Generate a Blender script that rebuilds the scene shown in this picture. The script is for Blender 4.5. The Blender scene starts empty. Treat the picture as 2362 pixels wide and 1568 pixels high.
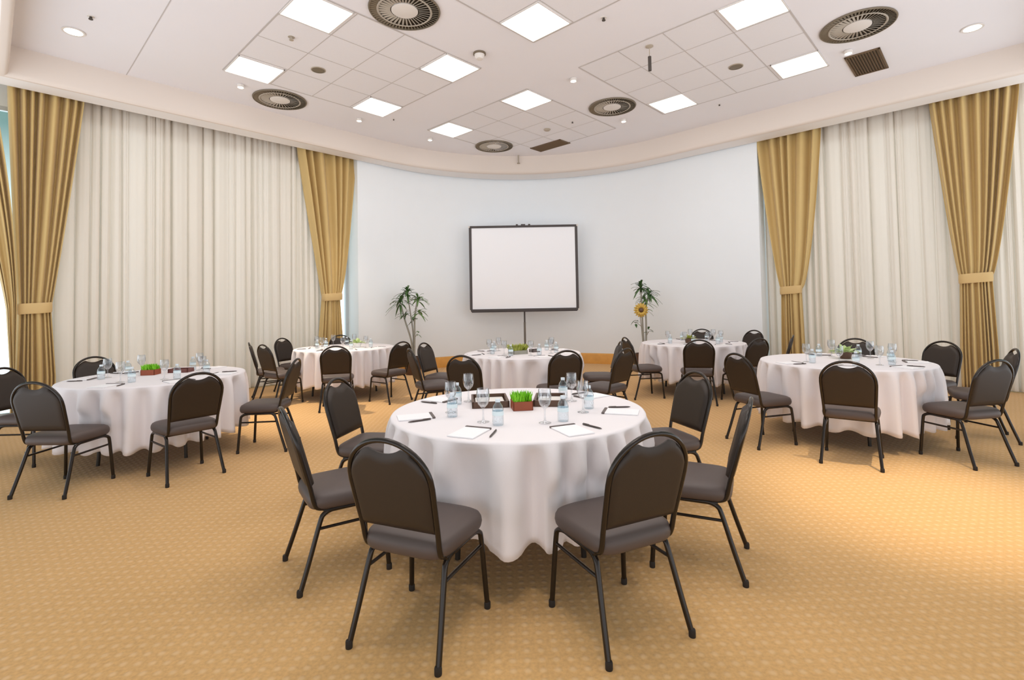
import bpy, bmesh, math, random
from mathutils import Vector, Matrix, noise
PI = math.pi
SC = bpy.context.scene
COL = SC.collection
RND = random.Random(7)

# ------------------------------------------------------------------ room frame
TH = math.radians(46.39)
E1 = (math.cos(TH), math.sin(TH)); E2 = (math.sin(TH), -math.cos(TH))
def W(u, v, z=0.0): return Vector((u*E1[0]+v*E2[0], u*E1[1]+v*E2[1], z))
ZC = 4.797      # ceiling
ZS = 4.40       # soffit
UW, VW = 10.08, -9.28       # wall planes
UN, VN = -0.42, 1.15        # near walls
TU0, TU1, TV0, TV1 = .17, 9.56, -8.85, .75   # ceiling tray

# ------------------------------------------------------------------ materials
def mat(name, color, rough=.6, metal=0.0, spec=.5, sheen=0.0, bump=None, noise_var=None, trans=0.0, emit=None, coat=0.0):
    m = bpy.data.materials.new(name); m.use_nodes = True
    nt = m.node_tree; b = nt.nodes['Principled BSDF']
    b.inputs['Base Color'].default_value = (*color, 1); b.inputs['Roughness'].default_value = rough
    b.inputs['Metallic'].default_value = metal; b.inputs['Specular IOR Level'].default_value = spec
    b.inputs['Sheen Weight'].default_value = sheen; b.inputs['Transmission Weight'].default_value = trans
    b.inputs['Coat Weight'].default_value = coat
    tc = nt.nodes.new('ShaderNodeTexCoord')
    if noise_var:
        sc, amt = noise_var
        n = nt.nodes.new('ShaderNodeTexNoise'); n.inputs['Scale'].default_value = sc; n.inputs['Detail'].default_value = 3
        nt.links.new(tc.outputs['Object'], n.inputs['Vector'])
        mx = nt.nodes.new('ShaderNodeMix'); mx.data_type = 'RGBA'
        mx.inputs[6].default_value = (*[c*(1-amt) for c in color], 1); mx.inputs[7].default_value = (*[min(1, c*(1+amt)) for c in color], 1)
        nt.links.new(n.outputs['Fac'], mx.inputs[0]); nt.links.new(mx.outputs[2], b.inputs['Base Color'])
    if bump:
        sc, st = bump
        n2 = nt.nodes.new('ShaderNodeTexNoise'); n2.inputs['Scale'].default_value = sc
        nt.links.new(tc.outputs['Object'], n2.inputs['Vector'])
        bp = nt.nodes.new('ShaderNodeBump'); bp.inputs['Strength'].default_value = st; bp.inputs['Distance'].default_value = .002
        nt.links.new(n2.outputs['Fac'], bp.inputs['Height']); nt.links.new(bp.outputs['Normal'], b.inputs['Normal'])
    if emit:
        b.inputs['Emission Color'].default_value = (*emit[0], 1); b.inputs['Emission Strength'].default_value = emit[1]
    return m

def S(r, g, b):     # sRGB 0-255 to linear
    f = lambda c: (c/255/12.92) if c/255 <= .04045 else ((c/255+.055)/1.055)**2.4
    return (f(r), f(g), f(b))

M = {}
M['wall'] = mat('wall_paint', S(239, 243, 246), .85, spec=.2, noise_var=(3, .012))
M['ceiling'] = mat('ceiling_plaster', S(238, 236, 240), .9, spec=.1, noise_var=(1.5, .015))
M['fascia'] = mat('fascia_paint', S(228, 217, 208), .85, spec=.15)
M['soffit'] = mat('soffit_paint', S(240, 237, 236), .85, spec=.15)
M['tile'] = mat('mineral_tile', S(236, 234, 237), .95, spec=.05, noise_var=(60, .02))
M['tbar'] = mat('tile_bar', S(196, 190, 188), .6)
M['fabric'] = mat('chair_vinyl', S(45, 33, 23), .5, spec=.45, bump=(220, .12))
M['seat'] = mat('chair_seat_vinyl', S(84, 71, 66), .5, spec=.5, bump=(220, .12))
M['frame'] = mat('chair_tube', S(38, 29, 22), .22, metal=.2, spec=.5)
M['foot'] = mat('rubber', S(38, 30, 24), .7)
M['cloth'] = mat('table_linen', S(238, 231, 232), .85, spec=.15, sheen=.15, bump=(160, .1))
M['ply'] = mat('plywood', S(140, 105, 70), .6, noise_var=(6, .2))
M['leg'] = mat('table_steel', S(60, 55, 50), .4, metal=.6)
M['gold'] = mat('gold_drape', S(206, 177, 118), .6, spec=.3, sheen=.25, bump=(90, .1))
M['tie'] = mat('gold_tieback', S(212, 180, 124), .6, spec=.3, sheen=.2)
M['wood'] = mat('honey_wood', S(222, 160, 72), .4, noise_var=(8, .15))
M['black'] = mat('screen_case', S(70, 62, 60), .5)
M['screen'] = mat('screen_cloth', S(248, 249, 253), .9, spec=.1)
M['steel'] = mat('brushed_steel', S(120, 112, 104), .4, metal=.5)
M['grille'] = mat('bronze_grille', S(104, 82, 56), .6)
M['duct'] = mat('duct_dark', S(58, 47, 32), .9)
M['vent_ring'] = mat('vent_ring', S(122, 110, 92), .5, metal=.2)
M['vent_plate'] = mat('vent_plate', S(176, 166, 152), .6)
M['plastic'] = mat('white_plastic', S(226, 220, 214), .5)
M['dark'] = mat('dark_plastic', S(70, 62, 56), .5)
M['beige'] = mat('beige_plastic', S(178, 166, 150), .6)
M['leaf'] = mat('plant_leaf', S(96, 130, 70), .5, noise_var=(9, .35))
M['leaf2'] = mat('plant_leaf_dark', S(66, 98, 52), .5, noise_var=(9, .35))
M['grass'] = mat('wheatgrass', S(140, 214, 40), .5, noise_var=(30, .2))
M['pale_leaf'] = mat('pale_leaf', S(196, 214, 150), .5, noise_var=(20, .25))
M['olive_leaf'] = mat('olive_leaf', S(176, 182, 84), .5, noise_var=(20, .2))
M['trunk'] = mat('plant_cane', S(158, 154, 142), .8, noise_var=(20, .2))
M['pot'] = mat('plant_pot', S(90, 64, 48), .6)
M['soil'] = mat('soil', S(50, 38, 28), .95)
M['yellow'] = mat('sunflower_petal', S(205, 168, 78), .6, noise_var=(20, .2))
M['redbox'] = mat('redwood_box', S(150, 74, 44), .5, noise_var=(12, .2))
M['tray'] = mat('walnut_tray', S(92, 64, 46), .4, noise_var=(12, .2))
M['redtray'] = mat('mahogany_tray', S(112, 62, 54), .4, noise_var=(12, .2))
M['paper'] = mat('notepad_paper', S(246, 243, 244), .8, spec=.1)
M['bind'] = mat('notepad_binding', S(104, 92, 88), .5)
M['pen'] = mat('pen_barrel', S(74, 62, 58), .35)
M['mint'] = mat('wrapped_mints', S(232, 226, 220), .6)
M['label'] = mat('bottle_label', S(226, 240, 243), .6)
M['cap'] = mat('bottle_cap', S(226, 234, 240), .4)
M['alu'] = mat('window_aluminium', S(200, 205, 208), .4, metal=.4)
M['panel'] = mat('light_diffuser', (1, 1, 1), .5, emit=((1.0, .985, .96), 4.9))
M['lens'] = mat('downlight_lens', (1, 1, 1), .5, emit=((1.0, .90, .78), 12.0))

def thin_glass(name, tint=(1, 1, 1), gl=.12, alpha=None):
    m = bpy.data.materials.new(name); m.use_nodes = True
    nt = m.node_tree; nt.nodes.clear()
    out = nt.nodes.new('ShaderNodeOutputMaterial'); mix = nt.nodes.new('ShaderNodeMixShader')
    tr = nt.nodes.new('ShaderNodeBsdfTransparent'); tr.inputs[0].default_value = (*tint, 1)
    g = nt.nodes.new('ShaderNodeBsdfGlossy'); g.inputs['Roughness'].default_value = .03
    lw = nt.nodes.new('ShaderNodeLayerWeight'); lw.inputs['Blend'].default_value = .35
    mr = nt.nodes.new('ShaderNodeMapRange'); mr.inputs[3].default_value = gl*.35; mr.inputs[4].default_value = min(1, gl*5)
    nt.links.new(lw.outputs['Facing'], mr.inputs[0]); nt.links.new(mr.outputs[0], mix.inputs[0])
    nt.links.new(tr.outputs[0], mix.inputs[1]); nt.links.new(g.outputs[0], mix.inputs[2]); nt.links.new(mix.outputs[0], out.inputs[0])
    return m
M['pane'] = thin_glass('window_pane', (.93, .98, .98), .06)
M['glass'] = thin_glass('goblet_glass', (.95, .96, .97), .14)
M['pet'] = thin_glass('water_bottle', (.90, .95, .98), .14)

def sheer_mat():
    m = bpy.data.materials.new('sheer_voile'); m.use_nodes = True
    nt = m.node_tree; nt.nodes.clear()
    out = nt.nodes.new('ShaderNodeOutputMaterial'); mix = nt.nodes.new('ShaderNodeMixShader')
    d = nt.nodes.new('ShaderNodeBsdfDiffuse'); d.inputs[0].default_value = (*S(237, 226, 213), 1)
    t = nt.nodes.new('ShaderNodeBsdfTranslucent'); t.inputs[0].default_value = (*S(238, 230, 220), 1)
    mix.inputs[0].default_value = .22
    nt.links.new(d.outputs[0], mix.inputs[1]); nt.links.new(t.outputs[0], mix.inputs[2]); nt.links.new(mix.outputs[0], out.inputs[0])
    return m
M['sheer'] = sheer_mat()

def carpet_mat():
    m = bpy.data.materials.new('dotted_carpet'); m.use_nodes = True
    nt = m.node_tree; b = nt.nodes['Principled BSDF']; b.inputs['Roughness'].default_value = .95
    b.inputs['Specular IOR Level'].default_value = .1; b.inputs['Sheen Weight'].default_value = .15
    L = nt.links.new
    geo = nt.nodes.new('ShaderNodeNewGeometry')
    mp = nt.nodes.new('ShaderNodeMapping'); mp.inputs['Rotation'].default_value = (0, 0, PI/4-TH)
    mp.vector_type = 'POINT'; mp.inputs['Scale'].default_value = (1/.058, 1/.056, 1)
    # slight wobble so the woven rows are not ruler straight
    L(geo.outputs['Position'], mp.inputs['Vector'])
    fr = nt.nodes.new('ShaderNodeVectorMath'); fr.operation = 'FRACTION'; L(mp.outputs[0], fr.inputs[0])
    sb = nt.nodes.new('ShaderNodeVectorMath'); sb.operation = 'SUBTRACT'; sb.inputs[1].default_value = (.5, .5, 0); L(fr.outputs[0], sb.inputs[0])
    ml = nt.nodes.new('ShaderNodeVectorMath'); ml.operation = 'MULTIPLY'; ml.inputs[1].default_value = (1, 1, 0); L(sb.outputs[0], ml.inputs[0])
    ln = nt.nodes.new('ShaderNodeVectorMath'); ln.operation = 'LENGTH'; L(ml.outputs[0], ln.inputs[0])
    dot = nt.nodes.new('ShaderNodeMapRange'); dot.inputs[1].default_value = .08; dot.inputs[2].default_value = .36
    dot.inputs[3].default_value = 1; dot.inputs[4].default_value = 0; dot.interpolation_type = 'SMOOTHSTEP'
    L(ln.outputs['Value'], dot.inputs[0])
    n1 = nt.nodes.new('ShaderNodeTexNoise'); n1.inputs['Scale'].default_value = 1.1; n1.inputs['Detail'].default_value = 4; L(geo.outputs['Position'], n1.inputs['Vector'])
    n2 = nt.nodes.new('ShaderNodeTexNoise'); n2.inputs['Scale'].default_value = 60; n2.inputs['Detail'].default_value = 3; L(geo.outputs['Position'], n2.inputs['Vector'])
    base = nt.nodes.new('ShaderNodeMix'); base.data_type = 'RGBA'
    base.inputs[6].default_value = (*S(205, 160, 102), 1); base.inputs[7].default_value = (*S(216, 171, 114), 1); L(n1.outputs['Fac'], base.inputs[0])
    fib = nt.nodes.new('ShaderNodeMix'); fib.data_type = 'RGBA'; fib.blend_type = 'OVERLAY'; fib.inputs[0].default_value = .35
    L(base.outputs[2], fib.inputs[6]); L(n2.outputs['Color'], fib.inputs[7])
    hs = nt.nodes.new('ShaderNodeHueSaturation'); hs.inputs['Saturation'].default_value = 1.0; L(base.outputs[2], hs.inputs['Color'])
    n2b = nt.nodes.new('ShaderNodeMapRange'); n2b.inputs[1].default_value = .3; n2b.inputs[2].default_value = .7; n2b.inputs[3].default_value = .9; n2b.inputs[4].default_value = 1.1
    L(n2.outputs['Fac'], n2b.inputs[0]); L(n2b.outputs[0], hs.inputs['Value'])
    dm = nt.nodes.new('ShaderNodeMath'); dm.operation = 'MULTIPLY'; dm.inputs[1].default_value = .62; L(dot.outputs[0], dm.inputs[0])
    mx = nt.nodes.new('ShaderNodeMix'); mx.data_type = 'RGBA'; mx.inputs[7].default_value = (*S(228, 190, 142), 1)
    L(dm.outputs[0], mx.inputs[0]); L(hs.outputs[0], mx.inputs[6]); L(mx.outputs[2], b.inputs['Base Color'])
    bp = nt.nodes.new('ShaderNodeBump'); bp.inputs['Strength'].default_value = .5; bp.inputs['Distance'].default_value = .006
    L(dot.outputs[0], bp.inputs['Height']); L(bp.outputs[0], b.inputs['Normal'])
    return m
M['carpet'] = carpet_mat()

# ------------------------------------------------------------------ mesh helpers
def link(name, bm, m, parent=None, smooth=True, angle=40, loc=None, rotz=0):
    me = bpy.data.meshes.new(name)
    bmesh.ops.recalc_face_normals(bm, faces=bm.faces)
    bm.to_mesh(me); bm.free()
    me.materials.append(M[m] if isinstance(m, str) else m)
    if smooth:
        me.polygons.foreach_set('use_smooth', [True]*len(me.polygons))
        me.set_sharp_from_angle(angle=math.radians(angle))
    o = bpy.data.objects.new(name, me); COL.objects.link(o)
    if parent: o.parent = parent
    if loc is not None: o.location = loc
    o.rotation_euler.z = rotz
    return o
def tag(o, label, cat, group=None):
    o['label'] = label; o['category'] = cat
    if group: o['group'] = group
    elif 'group' in o: del o['group']
    return o
def thing(name, label, cat, loc=(0, 0, 0), rotz=0, group=None):
    o = bpy.data.objects.new(name, None); COL.objects.link(o); o.empty_display_size = .1
    o.location = loc; o.rotation_euler.z = rotz
    return tag(o, label, cat, group)
def struct(name, bm, m, parent=None, **k):
    o = link(name, bm, m, parent, **k)
    if not parent: o['kind'] = 'structure'
    return o
def dup(root, loc, rotz, label, group=None):
    r = root.copy(); COL.objects.link(r); r.location = loc; r.rotation_euler.z = rotz; r['label'] = label
    if group: r['group'] = group
    for ch in list(root.children):
        c = ch.copy(); COL.objects.link(c); c.parent = r
        for g in ch.children:
            d = g.copy(); COL.objects.link(d); d.parent = c
    return r
def box(bm, c, s, rot=None, bevel=0):
    g = bmesh.ops.create_cube(bm, size=1)
    vs = g['verts']
    for v in vs: v.co = Vector((v.co.x*s[0], v.co.y*s[1], v.co.z*s[2]))
    if bevel:
        es = list({e for v in vs for e in v.link_edges})
        r = bmesh.ops.bevel(bm, geom=es, offset=bevel, segments=2, affect='EDGES')
        vs = list({v for f in r['faces'] for v in f.verts} | {v for v in vs if v.is_valid})
    for v in vs:
        p = v.co
        if rot is not None: p = rot @ p
        v.co = p + Vector(c)
def boxuv(bm, u0, u1, v0, v1, z0, z1):
    p = [W(u, v, z) for z in (z0, z1) for (u, v) in ((u0, v0), (u1, v0), (u1, v1), (u0, v1))]
    vs = [bm.verts.new(q) for q in p]
    for f in ((0, 1, 2, 3), (4, 5, 6, 7), (0, 1, 5, 4), (1, 2, 6, 5), (2, 3, 7, 6), (3, 0, 4, 7)): bm.faces.new([vs[i] for i in f])
def rings(bm, R, close=True, cap0=False, cap1=False):
    rr = [[bm.verts.new(p) for p in r] for r in R]
    n = len(rr[0])
    for a, b in zip(rr[:-1], rr[1:]):
        for i in range(n if close else n-1):
            j = (i+1) % n
            bm.faces.new((a[i], a[j], b[j], b[i]))
    if cap0: bm.faces.new(rr[0])
    if cap1: bm.faces.new(rr[-1])
    return rr
def tube(bm, pts, r, seg=10, closed=False):
    pts = [Vector(p) for p in pts]; n = len(pts)
    rad = r if isinstance(r, (list, tuple)) else [r]*n
    R = []; up = None
    for i in range(n):
        if closed: t = (pts[(i+1) % n]-pts[i-1]).normalized()
        else: t = (pts[min(i+1, n-1)]-pts[max(i-1, 0)]).normalized()
        if up is None:
            up = Vector((0, 0, 1)) if abs(t.z) < .9 else Vector((1, 0, 0))
        a = (up - t*up.dot(t)).normalized(); b = t.cross(a); up = a
        R.append([pts[i]+(a*math.cos(2*PI*k/seg)+b*math.sin(2*PI*k/seg))*rad[i] for k in range(seg)])
    if closed: R.append(R[0])
    rings(bm, R, True, not closed, not closed)
def smooth_path(ctrl, n=8):
    P = [Vector(c) for c in ctrl]; P = [2*P[0]-P[1]] + P + [2*P[-1]-P[-2]]
    out = []
    for i in range(1, len(P)-2):
        for k in range(n):
            t = k/n; a, b, c, d = P[i-1:i+3]
            out.append(.5*((2*b)+(c-a)*t+(2*a-5*b+4*c-d)*t*t+(3*b-a-3*c+d)*t**3))
    out.append(P[-2]); return out
def lathe(bm, prof, seg=20, c=(0, 0, 0), cap0=False, cap1=False):
    rings(bm, [[(c[0]+r*math.cos(2*PI*k/seg), c[1]+r*math.sin(2*PI*k/seg), c[2]+z) for k in range(seg)] for r, z in prof], True, cap0, cap1)
def disc(bm, r, z0, z1, seg=24, c=(0, 0, 0)): lathe(bm, [(r, z0), (r, z1)], seg, c, True, True)
B = bmesh.new

# ------------------------------------------------------------------ setting
def arc(cu, cv, r, a0, a1, n): return [(cu+r*math.cos(a0+(a1-a0)*i/n), cv+r*math.sin(a0+(a1-a0)*i/n)) for i in range(n+1)]
WC, WR = (6.0, -5.28), 4.0
tray_path = [(TU0, TV1), (TU0, -4), (TU0, TV0), (2.5, TV0)] + arc(5.6, -4.9, 3.955, -PI/2, 0, 28) + [(TU1, -2), (TU1, TV1), (5, TV1)]
wall_path = [(UN, VN), (UN, -4), (UN, VW), (2.5, VW)] + arc(6.06, -5.28, 4.0, -PI/2, 0, 28) + [(UW, -2), (UW, VN), (5, VN)]
wall_path[4:33] = [(u+(UW-10.06)*(i/28), v) for i, (u, v) in enumerate(wall_path[4:33])]

bm = B(); boxuv(bm, UN-.5, UW+.8, VW-.8, VN+.5, -.12, 0); struct('floor', bm, 'carpet', smooth=False)
bm = B(); boxuv(bm, UN-.5, UW+.8, VW-.8, VN+.5, ZC, ZC+.12); struct('ceiling', bm, 'ceiling', smooth=False)
# fascia and soffit round the raised middle of the ceiling
def sweep(prof):
    return [[W(tu+(wu-tu)*f, tv+(wv-tv)*f, z) for f, z in prof] for (tu, tv), (wu, wv) in zip(tray_path+tray_path[:1], wall_path+wall_path[:1])]
bm = B(); rings(bm, sweep([(0, ZC), (0, ZS+.055), (.02, ZS+.02), (.07, ZS), (.16, ZS), (.16, ZS+.05), (.10, ZS+.12), (.10, ZC)]), close=False)
struct('trim_1', bm, 'fascia', angle=40)
bm = B(); rings(bm, sweep([(.16, ZS+.05), (.16, ZS+.004), (.93, ZS+.004), (.93, ZS+.05), (.16, ZS+.05)]), close=False)
struct('ceiling_soffit', bm, 'soffit', angle=40)

# curved back wall and the straight pieces beside the windows
UL = 5.22      # left window runs up to here
VR = -3.12     # right window starts here
def wall_strip(path, t, z0, z1):
    b = B()
    n = len(path); inn = []; out = []
    for i, (u, v) in enumerate(path):
        a = path[max(i-1, 0)]; c = path[min(i+1, n-1)]
        d = Vector((c[0]-a[0], c[1]-a[1])).normalized(); nrm = Vector((d.y, -d.x))   # outward
        inn.append((u, v)); out.append((u+nrm.x*t, v+nrm.y*t))
    rings(b, [[W(*p, z0) for p in (i, o)] + [W(*p, z1) for p in (o, i)] for i, o in zip(inn, out)], True, True, True)
    return b
struct('wall_left', wall_strip([(UL, VW), (5.7, VW), wall_path[4]], .46, 0, ZC), 'wall')
struct('wall_back', wall_strip(wall_path[4:33], .46, 0, ZC), 'wall')
struct('wall_right', wall_strip([wall_path[32], (UW, -4.2), (UW, VR)], .46, 0, ZC), 'wall')
# outer lintels over the windows, closing the curtain pockets
bm = B(); boxuv(bm, UN, UL, VW-.50, VW-.41, 4.25, ZC); struct('wall_left_lintel', bm, 'wall', smooth=False)
bm = B(); boxuv(bm, UW+.41, UW+.50, VR, VN, 4.25, ZC); struct('wall_right_lintel', bm, 'wall', smooth=False)
# windows
def window(name, a0, a1, left, n):
    fr = B(); pn = B()
    def bx(b, s0, s1, d0, d1, z0, z1):
        if left: boxuv(b, s0, s1, VW-d1, VW-d0, z0, z1)
        else: boxuv(b, UW+d0, UW+d1, s0, s1, z0, z1)
    for i in range(n+1):
        s = a0+(a1-a0)*i/n; s = min(max(s, a0+.03), a1-.03); bx(fr, s-.03, s+.03, .41, .47, 0, 4.25)
    for z in (.03, 4.22): bx(fr, a0, a1, .41, .47, z-.03, z+.03)
    o = struct(name, fr, 'alu', smooth=False)
    for i in range(n):
        s0 = a0+(a1-a0)*i/n; s1 = a0+(a1-a0)*(i+1)/n
        p = B(); bx(p, s0+.03, s1-.03, .435, .441, .05, 4.2); link('pane', p, 'pane', o, smooth=False)
window('window_1', UN, UL, True, 4)
window('window_2', VR, VN, False, 3)
# skirting along the white walls
def skirt(name, path):
    b = B(); n = len(path); R = []
    for i, (u, v) in enumerate(path):
        a = path[max(i-1, 0)]; c = path[min(i+1, n-1)]
        d = Vector((c[0]-a[0], c[1]-a[1])).normalized(); nx = Vector((-d.y, d.x))
        R.append([W(u+nx.x*k, v+nx.y*k, z) for k, z in ((0, 0), (.03, 0), (.03, .20), (.022, .225), (.012, .235), (0, .24))])
    rings(b, R, True, True, True); return struct(name, b, 'wood')
skirt('baseboard_back', wall_path[4:33])
skirt('baseboard_left', [(UL, VW), (5.7, VW), wall_path[4]])
skirt('baseboard_right', [wall_path[32], (UW, -4.2), (UW, VR)])

# tile fields of the ceiling: flush panels with thin bars
MOD = .6433
def tile_field(idx, u0, v0, nu, nv, holes, inside=lambda u, v: True):
    tl = B(); br = B()
    for i in range(nu):
        for j in range(nv):
            cu, cv = u0+(i+.5)*MOD, v0+(j+.5)*MOD
            if not inside(cu, cv): continue
            boxuv(tl, cu-MOD/2+.006, cu+MOD/2-.006, cv-MOD/2+.006, cv+MOD/2-.006, ZC-.004, ZC+.01)
    for i in range(nu+1):
        w = .011 if i in (0, nu) else .006
        vv = [v0+(j+.5)*MOD for j in range(nv) if inside(u0+i*MOD-.3, v0+(j+.5)*MOD) or inside(u0+i*MOD+.3, v0+(j+.5)*MOD)]
        if vv: boxuv(br, u0+i*MOD-w, u0+i*MOD+w, min(vv)-MOD/2, max(vv)+MOD/2, ZC-.006, ZC+.01)
    for j in range(nv+1):
        w = .011 if j in (0, nv) else .006
        uu = [u0+(i+.5)*MOD for i in range(nu) if inside(u0+(i+.5)*MOD, v0+j*MOD-.3) or inside(u0+(i+.5)*MOD, v0+j*MOD+.3)]
        if uu: boxuv(br, min(uu)-MOD/2, max(uu)+MOD/2, v0+j*MOD-w, v0+j*MOD+w, ZC-.0065, ZC+.01)
    struct('ceiling_tiles_%d' % idx, tl, 'tile', smooth=False)
    struct('trim_%d' % (idx+1), br, 'tbar', smooth=False)
in_tray = lambda u, v: not (u > 5.6 and v < -4.9) or math.hypot(u-5.6, v+4.9) < 3.45
tile_field(1, 2.28, -7.73, 4, 4, None)
tile_field(2, 5.84, -7.73, 4, 4, None, in_tray)
tile_field(3, 2.28, -4.16, 4, 4, None)
tile_field(4, 5.84, -4.16, 4, 4, None)
bm = B(); boxuv(bm, 1.355, 1.365, TV0, TV1, ZC-.003, ZC+.01); struct('trim_6', bm, 'tbar', smooth=False)

# ------------------------------------------------------------------ ceiling fittings
def area(name, loc, size, power, color=(1, .985, .96)):
    l = bpy.data.lights.new(name, 'AREA'); l.shape = 'SQUARE'; l.size = size; l.energy = power; l.color = color
    o = bpy.data.objects.new(name, l); COL.objects.link(o); o.location = loc; o.rotation_euler = (0, 0, TH); return o
CZ = ZC-.006
def make_panel():
    t = thing('ceiling_light', '', 'ceiling light', (0, 0, 0), TH, 'square light panels in the ceiling')
    f = B(); h = .302
    for sx, sy, lx, ly in ((0, 1, h, .012), (0, -1, h, .012), (1, 0, .012, h), (-1, 0, .012, h)):
        box(f, (sx*(h-.006), sy*(h-.006), -.008), (lx*2 if lx == h else .012, ly*2 if ly == h else .012, .016))
    link('frame', f, 'plastic', t, smooth=False)
    d = B(); box(d, (0, 0, -.006), (.58, .58, .008)); link('diffuser', d, 'panel', t, smooth=False)
    return t
LIGHTS = [(4.52, -3.84, 'square ceiling light panel at the top centre, right of the largest round vent'),
 (4.53, -5.46, 'square ceiling light panel beside the small white camera dome'),
 (4.54, -7.40, 'square ceiling light panel above the brightest small spotlight glow'),
 (6.15, -5.45, 'square ceiling light panel above the screen, between two bare ceiling strips'),
 (6.15, -7.40, 'smallest square ceiling light panel, nearest the curved back fascia'),
 (2.59, -7.42, 'square ceiling light panel just above the left round vent'),
 (8.06, -1.88, 'square ceiling light panel left of the brown square grille'),
 (8.06, -3.81, 'square ceiling light panel right of the round vent over the white wall'),
 (2.58, -5.47, 'square ceiling light panel cut by the top edge, left of the largest vent'),
 (6.13, -1.88, 'square ceiling light panel cut by the top edge at right')]
P0 = None
for u, v, lab in LIGHTS:
    if P0 is None:
        P0 = make_panel(); P0.location = W(u, v, CZ); P0['label'] = lab
    else: dup(P0, W(u, v, CZ), TH, lab)
# unseen lamps added to light the near floor; some continue the panel grid
for u, v in ((2.59, -3.84), (2.59, -1.88), (4.53, -1.88), (.95, -3.2), (.95, -.9), (5.2, .2)):
    area('added_ceiling_lamp', W(u, v, ZC-.02), .58, 15)

def make_vent():
    t = thing('round_air_vent', '', 'air vent', (0, 0, 0), TH, 'round swirl vents in the ceiling')
    r = B(); lathe(r, [(.385, .0), (.40, .0), (.405, -.008), (.40, -.020), (.388, -.022), (.385, -.0)], 48); link('outer_ring', r, 'vent_ring', t)
    r = B()
    for i in range(60):
        a = 2*PI*i/60; c = Matrix.Rotation(a, 3, 'Z') @ Vector((.345, 0, -.012))
        box(r, c, (.084, .019, .006), Matrix.Rotation(a, 3, 'Z') @ Matrix.Rotation(.55, 3, 'X'))
    link('outer_vanes', r, 'vent_ring', t, smooth=False)
    k = B(); disc(k, .388, -.001, .003, 40); link('backing', k, 'duct', t)
    s = B()
    for i in range(36):
        a = 2*PI*i/36; rot = Matrix.Rotation(a, 3, 'Z') @ Matrix.Rotation(.5, 3, 'X')
        c = Matrix.Rotation(a, 3, 'Z') @ Vector((.235, 0, -.012))
        box(s, c, (.15, .021, .004), rot)
    link('swirl_vanes', s, 'vent_plate', t, smooth=False)
    m = B(); lathe(m, [(.288, -.02), (.30, -.027), (.312, -.02)], 40); link('middle_ring', m, 'vent_plate', t)
    c = B(); lathe(c, [(.0001, -.028), (.12, -.026), (.150, -.016), (.150, .0)], 32); link('centre_plate', c, 'plastic', t)
    return t
V0 = None
for u, v, lab in ((3.27, -4.73, 'largest round swirl vent, cut by the top edge of the picture'), (3.26, -8.22, 'round swirl vent near the left fascia, over the long sheer curtain'),
                  (7.44, -4.62, 'round swirl vent in the ceiling right of the centre, beside a light panel'), (7.46, -7.56, 'smallest round swirl vent, nearest the screen'),
                  (7.43, -1.08, 'round swirl vent at upper right, above the brown square grille')):
    if V0 is None: V0 = make_vent(); V0.location = W(u, v, ZC); V0['label'] = lab
    else: dup(V0, W(u, v, ZC), TH, lab)
def make_grille(label, u, v, su, sv):
    t = thing('ceiling_grille', label, 'air grille', W(u, v, ZC), TH)
    f = B()
    for sx in (-1, 1): box(f, (sx*(su/2-.012), 0, -.008), (.024, sv, .018))
    for sy in (-1, 1): box(f, (0, sy*(sv/2-.012), -.008), (su, .024, .018))
    link('frame', f, 'grille', t, smooth=False)
    k = B(); box(k, (0, 0, -.001), (su-.03, sv-.03, .004)); link('backing', k, 'duct', t, smooth=False)
    s = B(); n = 11; rot = Matrix.Rotation(.6, 3, 'X')
    lng = su >= sv
    for i in range(n):
        p = -.5+(i+.5)/n
        if lng: box(s, (0, p*(sv-.05), -.009), (su-.05, (sv-.05)/n*.9, .003), Matrix.Rotation(.5, 3, 'X'))
        else: box(s, (p*(su-.05), 0, -.009), ((su-.05)/n*.9, sv-.05, .003), Matrix.Rotation(.5, 3, 'Y'))
    link('slats', s, 'grille', t, smooth=False)
make_grille('brown rectangular air grille beside the upper right round vent', 8.70, -1.17, .82, .41)
make_grille('brown long air grille near the curved fascia, right of the smallest vent', 8.30, -6.71, .36, .82)

def make_down(label, u, v, r):
    t = thing('downlight', label, 'downlight', W(u, v, ZC), 0)
    f = B(); lathe(f, [(r, .002), (r+.015, -.004), (r+.012, -.012), (r-.012, -.010)], 28); link('trim_ring', f, 'plastic', t)
    d = B(); lathe(d, [(.0001, -.014), (r*.7, -.012), (r-.008, -.006)], 28); link('lens', d, 'lens', t)
    return t
make_down('round recessed downlight at the upper left of the ceiling', .70, -7.89, .10)
make_down('round recessed downlight at the upper right of the ceiling', 8.55, -.05, .10)
SPOTS = [(2.62, -8.07, 'tiny glowing spotlight between the left panel and the left round vent', (3.22, -7.02), 650),
 (4.60, -8.10, 'brightest tiny spotlight, under the light panel left of centre', (4.9, -9.1), 90),
 (6.16, -8.08, 'tiny glowing spotlight under the smallest light panel', (6.4, -8.9), 45),
 (6.07, -4.43, 'tiny glowing spotlight on the bare strip left of the dark hanging rod', (6.2, -4.4), 60),
 (8.11, -4.80, 'tiny glowing spotlight below the right middle round vent', (9.3, -5.2), 50),
 (8.09, -1.29, 'tiny glowing spotlight between the upper right vent and brown grille', (7.6, -1.0), 60)]
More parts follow.
